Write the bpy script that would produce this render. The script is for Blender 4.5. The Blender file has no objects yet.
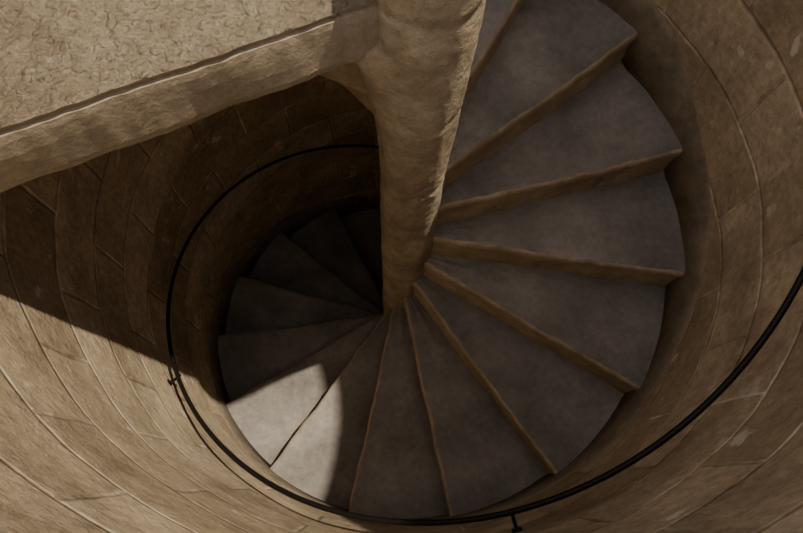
import bpy, math, random
import numpy as np
from mathutils import Matrix, Vector, noise
random.seed(3)
sc=bpy.context.scene
# ---------------- parameters (metres) ----------------
PHI0=-.0812; DL=.4091; RISE=.17; OFF=-.0242; RN=.0993; R=1.024
C=Vector((-0.0153,-0.8744,1.9411)); TH=.3574; RHO=.0662; FPX=math.exp(6.3574)
KMIN,KMAX=-6,20
ZBOT=-(KMAX+1)*RISE-.02; ZTOP=1.5; ZHIGH=2.3
# ---------------- materials ----------------
def newmat(name):
    m=bpy.data.materials.new(name); m.use_nodes=True
    nt=m.node_tree; b=nt.nodes['Principled BSDF']; b.inputs['Roughness'].default_value=.9
    b.inputs['Specular IOR Level'].default_value=.2
    return m,nt,b
def N(nt,t,**kw):
    n=nt.nodes.new(t)
    for k,v in kw.items():
        if k in n.inputs: n.inputs[k].default_value=v
        else: setattr(n,k,v)
    return n
def ramp(nt,src,stops):
    r=nt.nodes.new('ShaderNodeValToRGB'); e=r.color_ramp.elements
    e[0].position,e[0].color=stops[0][0],(*stops[0][1],1)
    e[1].position,e[1].color=stops[-1][0],(*stops[-1][1],1)
    for p,c in stops[1:-1]:
        x=e.new(p); x.color=(*c,1)
    nt.links.new(src,r.inputs[0]); return r
def mix(nt,mode,fac,a,b):
    x=nt.nodes.new('ShaderNodeMix'); x.data_type='RGBA'; x.blend_type=mode
    if isinstance(fac,(int,float)): x.inputs[0].default_value=fac
    else: nt.links.new(fac,x.inputs[0])
    for i,v in ((6,a),(7,b)):
        if isinstance(v,tuple): x.inputs[i].default_value=(*v,1)
        else: nt.links.new(v,x.inputs[i])
    return x.outputs[2]
def stone(name,c1,c2,c3,scale=6,bump=.3,bscale=60,dist=.004,coord='Object',speck=.7,lo=.7,hi=1.15):
    m,nt,b=newmat(name)
    tc=N(nt,'ShaderNodeTexCoord')
    n1=N(nt,'ShaderNodeTexNoise',Scale=scale,Detail=8.,Roughness=.65)
    n2=N(nt,'ShaderNodeTexNoise',Scale=bscale,Detail=6.,Roughness=.7)
    for n in (n1,n2): nt.links.new(tc.outputs[coord],n.inputs['Vector'])
    r=ramp(nt,n1.outputs[0],[(.3,c1),(.5,c2),(.72,c3)])
    r2=ramp(nt,n2.outputs[0],[(.3,(lo,lo,lo)),(.7,(hi,hi,hi))])
    nt.links.new(mix(nt,'MULTIPLY',speck,r.outputs[0],r2.outputs[0]),b.inputs['Base Color'])
    bp=N(nt,'ShaderNodeBump',Strength=bump,Distance=dist)
    nt.links.new(n2.outputs[0],bp.inputs['Height']); nt.links.new(bp.outputs[0],b.inputs['Normal'])
    return m,nt,b,tc,r,bp
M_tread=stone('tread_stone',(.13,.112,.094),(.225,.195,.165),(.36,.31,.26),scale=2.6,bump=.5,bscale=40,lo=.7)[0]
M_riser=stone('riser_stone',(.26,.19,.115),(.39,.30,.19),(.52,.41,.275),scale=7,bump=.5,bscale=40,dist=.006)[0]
m,nt,b,tc,r,bp=stone('hammered_stone',(.12,.085,.05),(.21,.155,.09),(.31,.24,.15),scale=3.0,bump=1.,bscale=58,dist=.02,speck=.5,lo=.5,hi=1.25)
vo=N(nt,'ShaderNodeTexVoronoi',Scale=62.); vo.feature='F1'; nt.links.new(tc.outputs['Object'],vo.inputs['Vector'])
vr=ramp(nt,vo.outputs['Distance'],[(.0,(1,1,1)),(.35,(.75,.75,.75)),(.7,(0,0,0))])
b2=N(nt,'ShaderNodeBump',Strength=.8,Distance=.008); nt.links.new(vr.outputs[0],b2.inputs['Height']); nt.links.new(bp.outputs[0],b2.inputs['Normal']); nt.links.new(b2.outputs[0],b.inputs['Normal'])
b.inputs['Specular IOR Level'].default_value=.6; b.inputs['Roughness'].default_value=.42
M_slabtop=m
M_slabside=stone('dressed_edge_stone',(.22,.165,.105),(.33,.26,.17),(.43,.35,.24),scale=6,bump=.8,bscale=80,dist=.006)[0]
M_skirt=stone('skirting_stone',(.13,.10,.066),(.21,.165,.11),(.31,.245,.165),scale=8,bump=.4)[0]
M_ground=stone('paving',(.3,.27,.22),(.36,.33,.27),(.42,.39,.32),scale=3)[0]
# masonry
m,nt,b=newmat('ashlar_masonry')
uv=N(nt,'ShaderNodeUVMap')
tc=N(nt,'ShaderNodeTexCoord')
dn=N(nt,'ShaderNodeTexNoise',Scale=6.,Detail=4.)
nt.links.new(tc.outputs['Object'],dn.inputs['Vector'])
sub=N(nt,'ShaderNodeVectorMath',operation='SUBTRACT'); sub.inputs[1].default_value=(.5,.5,.5)
nt.links.new(dn.outputs['Color'],sub.inputs[0])
scl=N(nt,'ShaderNodeVectorMath',operation='SCALE'); scl.inputs['Scale'].default_value=.028
nt.links.new(sub.outputs[0],scl.inputs[0])
add=N(nt,'ShaderNodeVectorMath',operation='ADD'); nt.links.new(uv.outputs[0],add.inputs[0]); nt.links.new(scl.outputs[0],add.inputs[1])
br=N(nt,'ShaderNodeTexBrick'); br.inputs['Scale'].default_value=1.
br.inputs['Mortar Size'].default_value=.009; br.inputs['Mortar Smooth'].default_value=.8
br.inputs['Brick Width'].default_value=2*math.pi*R/14; br.inputs['Row Height'].default_value=.225
br.inputs['Color1'].default_value=(.33,.245,.15,1); br.inputs['Color2'].default_value=(.51,.395,.26,1)
br.inputs['Bias'].default_value=-.05
nt.links.new(add.outputs[0],br.inputs['Vector'])
n3=N(nt,'ShaderNodeTexNoise',Scale=4.5,Detail=4.,Roughness=.6); nt.links.new(tc.outputs['Object'],n3.inputs['Vector'])
mc=ramp(nt,n3.outputs[0],[(.36,(.24,.18,.11)),(.52,(.45,.35,.235)),(.66,(.72,.61,.45))])
nt.links.new(mc.outputs[0],br.inputs['Mortar'])
n1=N(nt,'ShaderNodeTexNoise',Scale=3.5,Detail=8.,Roughness=.7); nt.links.new(tc.outputs['Object'],n1.inputs['Vector'])
r1=ramp(nt,n1.outputs[0],[(.3,(.55,.52,.48)),(.5,(1,1,1)),(.7,(1.4,1.38,1.36))])
c=mix(nt,'MULTIPLY',.95,br.outputs['Color'],r1.outputs[0])
n2=N(nt,'ShaderNodeTexNoise',Scale=38.,Detail=7.,Roughness=.7); nt.links.new(tc.outputs['Object'],n2.inputs['Vector'])
r2=ramp(nt,n2.outputs[0],[(.3,(.65,.63,.61)),(.7,(1.2,1.2,1.2))])
c=mix(nt,'MULTIPLY',.85,c,r2.outputs[0])
n4=N(nt,'ShaderNodeTexNoise',Scale=9.,Detail=5.,Roughness=.6); nt.links.new(tc.outputs['Object'],n4.inputs['Vector'])
r4=ramp(nt,n4.outputs[0],[(.63,(0,0,0)),(.69,(.75,.75,.75))])
c=mix(nt,'MIX',r4.outputs[0],c,(.66,.58,.46))
nt.links.new(c,b.inputs['Base Color'])
bp1=N(nt,'ShaderNodeBump',Strength=.8,Distance=.009); nt.links.new(n2.outputs[0],bp1.inputs['Height'])
bp3=N(nt,'ShaderNodeBump',Strength=.5,Distance=.035); nt.links.new(n1.outputs[0],bp3.inputs['Height']); nt.links.new(bp1.outputs[0],bp3.inputs['Normal'])
bp2=N(nt,'ShaderNodeBump',Strength=.7,Distance=.006,invert=True); nt.links.new(br.outputs['Fac'],bp2.inputs['Height']); nt.links.new(bp3.outputs[0],bp2.inputs['Normal'])
nt.links.new(bp2.outputs[0],b.inputs['Normal'])
M_wall=m
M_newel=stone('newel_stone',(.23,.17,.105),(.38,.295,.19),(.56,.455,.31),scale=6,bump=1.,bscale=34,dist=.011,lo=.6)[0]
m,nt,b=newmat('wrought_iron'); b.inputs['Base Color'].default_value=(.018,.015,.013,1); b.inputs['Metallic'].default_value=.6; b.inputs['Roughness'].default_value=.45
M_iron=m
# ---------------- helpers ----------------
def mesh(name,V,F,mats,parent=None,smooth=False,fm=None,uvs=None):
    me=bpy.data.meshes.new(name); me.from_pydata([tuple(v) for v in V],[],F); 
    for mm in mats: me.materials.append(mm)
    if fm: 
        for p,i in zip(me.polygons,fm): p.material_index=i
    if smooth:
        for p in me.polygons: p.use_smooth=True
    if uvs:
        l=me.uv_layers.new(name='UVMap')
        for p in me.polygons:
            for li,vi in zip(p.loop_indices,p.vertices): l.data[li].uv=uvs(p,vi)
    me.update()
    o=bpy.data.objects.new(name,me); sc.collection.objects.link(o)
    if parent: o.parent=parent
    return o
def empty(name):
    o=bpy.data.objects.new(name,None); sc.collection.objects.link(o); return o
def recalc(o):
    import bmesh
    bm=bmesh.new(); bm.from_mesh(o.data); bmesh.ops.recalc_face_normals(bm,faces=bm.faces); bm.to_mesh(o.data); bm.free()
def lp(a,off,r,z):
    t=math.sqrt(max(r*r-off*off,1e-6))
    return Vector((t*math.cos(a)-off*math.sin(a),t*math.sin(a)+off*math.cos(a),z))
def sst(x): x=max(0,min(1,x)); return x*x*(3-2*x)
# ---------------- stairs ----------------
st=empty('spiral_staircase')
NR=30; radii=[RN-.02+(R+.01-RN+.02)*j/NR for j in range(NR+1)]
def step(k):
    z=-k*RISE; a0=PHI0-k*DL; a1=PHI0-(k-1)*DL
    prof=[(.04,-.27),(.010,-.175),(.010,-.10),(.008,-.06),(.002,-.045),(0,-.036),(0,-.020),(.003,-.010),(.010,-.003),(.020,0)]
    def wear(r,u):
        return -.014*math.exp(-((r-.62)/.22)**2)*math.exp(-(u/.35)**2)
    V=[];nc=0
    for (b,dz) in prof:
        for r in radii:
            ch=.006*noise.noise(Vector((r*9,k*3.1,b*20)))+.005*noise.noise(Vector((r*30,k*7.1,1)))
            V.append(lp(a0,OFF+b+ch,r,z+dz+(wear(r,0) if dz>-.05 else 0)+(.004*noise.noise(Vector((r*14,k*1.7,5))) if dz>-.05 else 0)))
        nc+=1
    NT=8
    for t in range(1,NT+1):
        u=t/NT
        for r in radii:
            a=a0+(a1-a0)*u; off=OFF+.012*(1-u)+(.05*u if t==NT else 0)
            V.append(lp(a,off,r,z+wear(r,u)+.006*noise.noise(Vector((r*5,u*4,k*2.3)))))
        nc+=1
    for (dz) in (-.03,-.27):
        for r in radii: V.append(lp(a1,OFF+.05,r,z+dz))
        nc+=1
    F=[];fm=[];n=NR+1
    for c in range(nc):
        c2=(c+1)%nc
        for j in range(NR):
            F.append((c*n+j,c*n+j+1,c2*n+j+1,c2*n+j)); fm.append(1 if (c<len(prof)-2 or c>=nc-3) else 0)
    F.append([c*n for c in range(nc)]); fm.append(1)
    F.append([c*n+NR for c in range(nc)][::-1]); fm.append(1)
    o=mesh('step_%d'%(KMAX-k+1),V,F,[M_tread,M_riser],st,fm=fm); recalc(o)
    return o
for k in range(KMIN,KMAX+1): step(k)
# landing slab
m2=Vector((-.838,-.546)).normalized(); AE=math.atan2(m2.y,m2.x)+2*math.pi
A0=PHI0+7*DL-.02
def ztop(r): return 1.118+.088*r
NRr=150;NA=110
def slabring(a,offs,dz,wob=0):
    out=[]
    for j in range(NRr+1):
        r=.06+(R+.01-.06)*j/NRr
        p=lp(a,offs+wob*(.005*noise.noise(Vector((r*8,0,dz*9)))+.003*noise.noise(Vector((r*31,2,dz*9)))),r,0)
        p.z=ztop(r)+dz
        out.append(p)
    return out
cols=[]
for i in range(NA+1):
    a=A0+(AE-A0)*i/NA
    rg=slabring(a,0,0, wob=1 if i==NA else 0)
    if i<NA:
        for p in rg: p.z+=.008*noise.noise(p*7)+.008*noise.noise(p*20)+.007*noise.noise(p*48)
    cols.append(rg)
for b_,d in ((-.002,-.008),(-.006,-.012),(.001,-.016),(.003,-.03),(.004,-.06),(.004,-.085),(.004,-.12),(0,-.138),(-.008,-.149)):
    cols.append(slabring(AE,b_,d,wob=1))
for i in range(NA,-1,-10):
    a=A0+(AE-A0)*i/NA; cols.append(slabring(a,-.02 if i==NA else 0,-.152))
V=[p for c in cols for p in c]; n=NRr+1; F=[];fm=[]
for c in range(len(cols)):
    c2=(c+1)%len(cols)
    for j in range(NRr):
        F.append((c*n+j,c*n+j+1,c2*n+j+1,c2*n+j)); fm.append(0 if c<NA else 1)
F.append([c*n for c in range(len(cols))]);fm.append(1); F.append([c*n+NRr for c in range(len(cols))][::-1]);fm.append(1)
o=mesh('landing_slab',V,F,[M_slabtop,M_slabside],st,fm=fm); recalc(o)
# newel column
V=[];F=[];NS=96;zs=[]
z=ZBOT
while z<1.3: zs.append(z); z+=.0125
for z in zs:
    g=abs(((z+.07)/.34)%1-.5)
    jr=-.006*max(0,1-g*.34/.014)
    for i in range(NS):
        a=2*math.pi*i/NS
        r=RN+jr+.006*noise.noise(Vector((math.cos(a)*2,math.sin(a)*2,z*4)))+.002*noise.noise(Vector((math.cos(a)*5,math.sin(a)*5,z*30)))
        if z>.55: r+=.014*min((z-.55)/.5,1)
        if .60<z<1.02:
            ad=math.degrees(a)
            u=min((z-.60)/.39,1); w=sst((ad-150)/40)*(1-sst((ad-198)/36))
            r+=.050*u**1.8*w
        V.append((r*math.cos(a),r*math.sin(a),z))
for j in range(len(zs)-1):
    for i in range(NS):
        i2=(i+1)%NS; F.append((j*NS+i,j*NS+i2,(j+1)*NS+i2,(j+1)*NS+i))
F.append(list(range(NS))[::-1]); F.append([(len(zs)-1)*NS+i for i in range(NS)])
mesh('newel',V,F,[M_newel],st,smooth=True)
# helical skirting
V=[];F=[];K=240;a_lo=PHI0-(KMAX)*DL;a_hi=PHI0+7*DL
for i in range(K+1):
    a=a_lo+(a_hi-a_lo)*i/K; zb=RISE/DL*(a-PHI0)
    hh=.125+.012*noise.noise(Vector((a*4,0,0)))
    for r,dz in ((R+.02,-.15),(R-.006,-.15),(R-.008,hh-.05),(R-.006,hh-.015),(R+.002,hh+.012),(R+.02,hh+.015)):
        V.append((r*math.cos(a),r*math.sin(a),zb+dz))
for i in range(K):
    for j in range(6):
        j2=(j+1)%6; F.append((i*6+j,i*6+j2,(i+1)*6+j2,(i+1)*6+j))
F.append((0,1,2,3,4,5)); F.append(tuple(K*6+j for j in range(6))[::-1])
o=mesh('skirting',V,F,[M_skirt],st,smooth=True); recalc(o)
# ---------------- stairwell wall ----------------
def wtop(a):
    d=math.degrees(a)
    if d>180: d-=360
    return ZTOP+(ZHIGH-ZTOP)*(sst((d+40)/6)*(1-sst((d-100)/6)))  # unseen right-hand arc of wall raised to keep sun off upper steps
V=[];F=[];NSW=240;NZ=70
for jz in range(NZ):
    for i in range(NSW):
        a=2*math.pi*i/NSW; z=ZBOT+(wtop(a)-ZBOT)*jz/(NZ-1)
        r=R+.008*noise.noise(Vector((math.cos(a)*3,math.sin(a)*3,z*2)))
        V.append((r*math.cos(a),r*math.sin(a),z))
for r,zf in ((R+.02,.03),(R+.34,.03),(R+.36,0),(R+.36,None)):
    for i in range(NSW):
        a=2*math.pi*i/NSW; V.append((r*math.cos(a),r*math.sin(a),ZBOT if zf is None else wtop(a)+zf))
rows=len(V)//NSW
for j in range(rows-1):
    for i in range(NSW):
        i2=(i+1)%NSW; F.append((j*NSW+i,(j+1)*NSW+i,(j+1)*NSW+i2,j*NSW+i2))
def wuv(p,vi):
    i=vi%NSW
    mx=max(v%NSW for v in p.vertices)
    if i==0 and mx==NSW-1: i=NSW
    return (i/NSW*2*math.pi*R, V[vi][2])
mesh('wall_stairwell',V,F,[M_wall],smooth=True,uvs=wuv)
V=[(1.2*math.cos(i*math.pi/32),1.2*math.sin(i*math.pi/32),z) for z in (ZBOT-.1,ZBOT) for i in range(64)]
F=[tuple(range(64))[::-1],tuple(range(64,128))]+[(i,(i+1)%64,64+(i+1)%64,64+i) for i in range(64)]
mesh('floor',V,F,[M_ground])
V=[(r*math.cos(i*math.pi/32),r*math.sin(i*math.pi/32),.55) for r in (R+.34,14) for i in range(64)]
F=[(i,64+i,64+(i+1)%64,(i+1)%64) for i in range(64)]
mesh('ground',V,F,[M_ground])
# ---------------- handrail ----------------
hr=empty('handrail')
RH=.9752;HH=.8522
cu=bpy.data.curves.new('rail_tube','CURVE'); cu.dimensions='3D'; cu.bevel_depth=.0078; cu.bevel_resolution=4
sp=cu.splines.new('POLY'); aa=np.linspace(PHI0-19*DL,PHI0+6.6*DL,300); sp.points.add(len(aa)-1)
def hz(a): return RISE/DL*(a-PHI0)+HH
for i,a in enumerate(aa):
    sp.points[i].co=(RH*math.cos(a),RH*math.sin(a),hz(a),1)
o=bpy.data.objects.new('rail_tube',cu); sc.collection.objects.link(o); cu.materials.append(M_iron); o.parent=hr
def tube(name,pts,rad,par):
    c=bpy.data.curves.new(name,'CURVE'); c.dimensions='3D'; c.bevel_depth=rad; c.bevel_resolution=3; c.use_fill_caps=True
    s=c.splines.new('POLY'); s.points.add(len(pts)-1)
    for i,p in enumerate(pts): s.points[i].co=(*p,1)
    o=bpy.data.objects.new(name,c); sc.collection.objects.link(o); c.materials.append(M_iron); o.parent=par
for i,ad in enumerate((155,7,-71.5,-145,-293,-367)):
    a=math.radians(ad); z=hz(a); d=Vector((math.cos(a),math.sin(a),0))
    tube('bracket_%d'%i,[d*RH+Vector((0,0,z-.005)),d*RH+Vector((0,0,z-.03)),d*(RH+.02)+Vector((0,0,z-.04)),d*(R+.01)+Vector((0,0,z-.04))],.005,hr)
    tube('bracket_plate_%d'%i,[d*(R-.006)+Vector((0,0,z-.04)),d*(R+.012)+Vector((0,0,z-.04))],.014,hr)
# ---------------- light ----------------
s=1.48/(ZHIGH+.03+.85)
az=math.radians(28); dirn=Vector((s*math.cos(az),s*math.sin(az),1)).normalized()
su=bpy.data.lights.new('sun','SUN'); su.energy=6.2; su.angle=math.radians(1.0); su.color=(1,.93,.80)
o=bpy.data.objects.new('sun',su); sc.collection.objects.link(o); o.rotation_euler=dirn.to_track_quat('Z','Y').to_euler(); o.location=dirn*6
w=bpy.data.worlds.new('sky'); sc.world=w; w.use_nodes=True
bg=w.node_tree.nodes['Background']; bg.inputs[0].default_value=(.97,.95,1,1); bg.inputs[1].default_value=.85
# ---------------- camera ----------------
cam=bpy.data.cameras.new('camera'); cam.sensor_width=36; cam.lens=FPX/803*36; cam.clip_start=.02
co=bpy.data.objects.new('camera',cam); sc.collection.objects.link(co); sc.camera=co
co.matrix_world=Matrix.Translation(C)@Matrix.Rotation(TH,4,'X')@Matrix.Rotation(RHO,4,'Z')
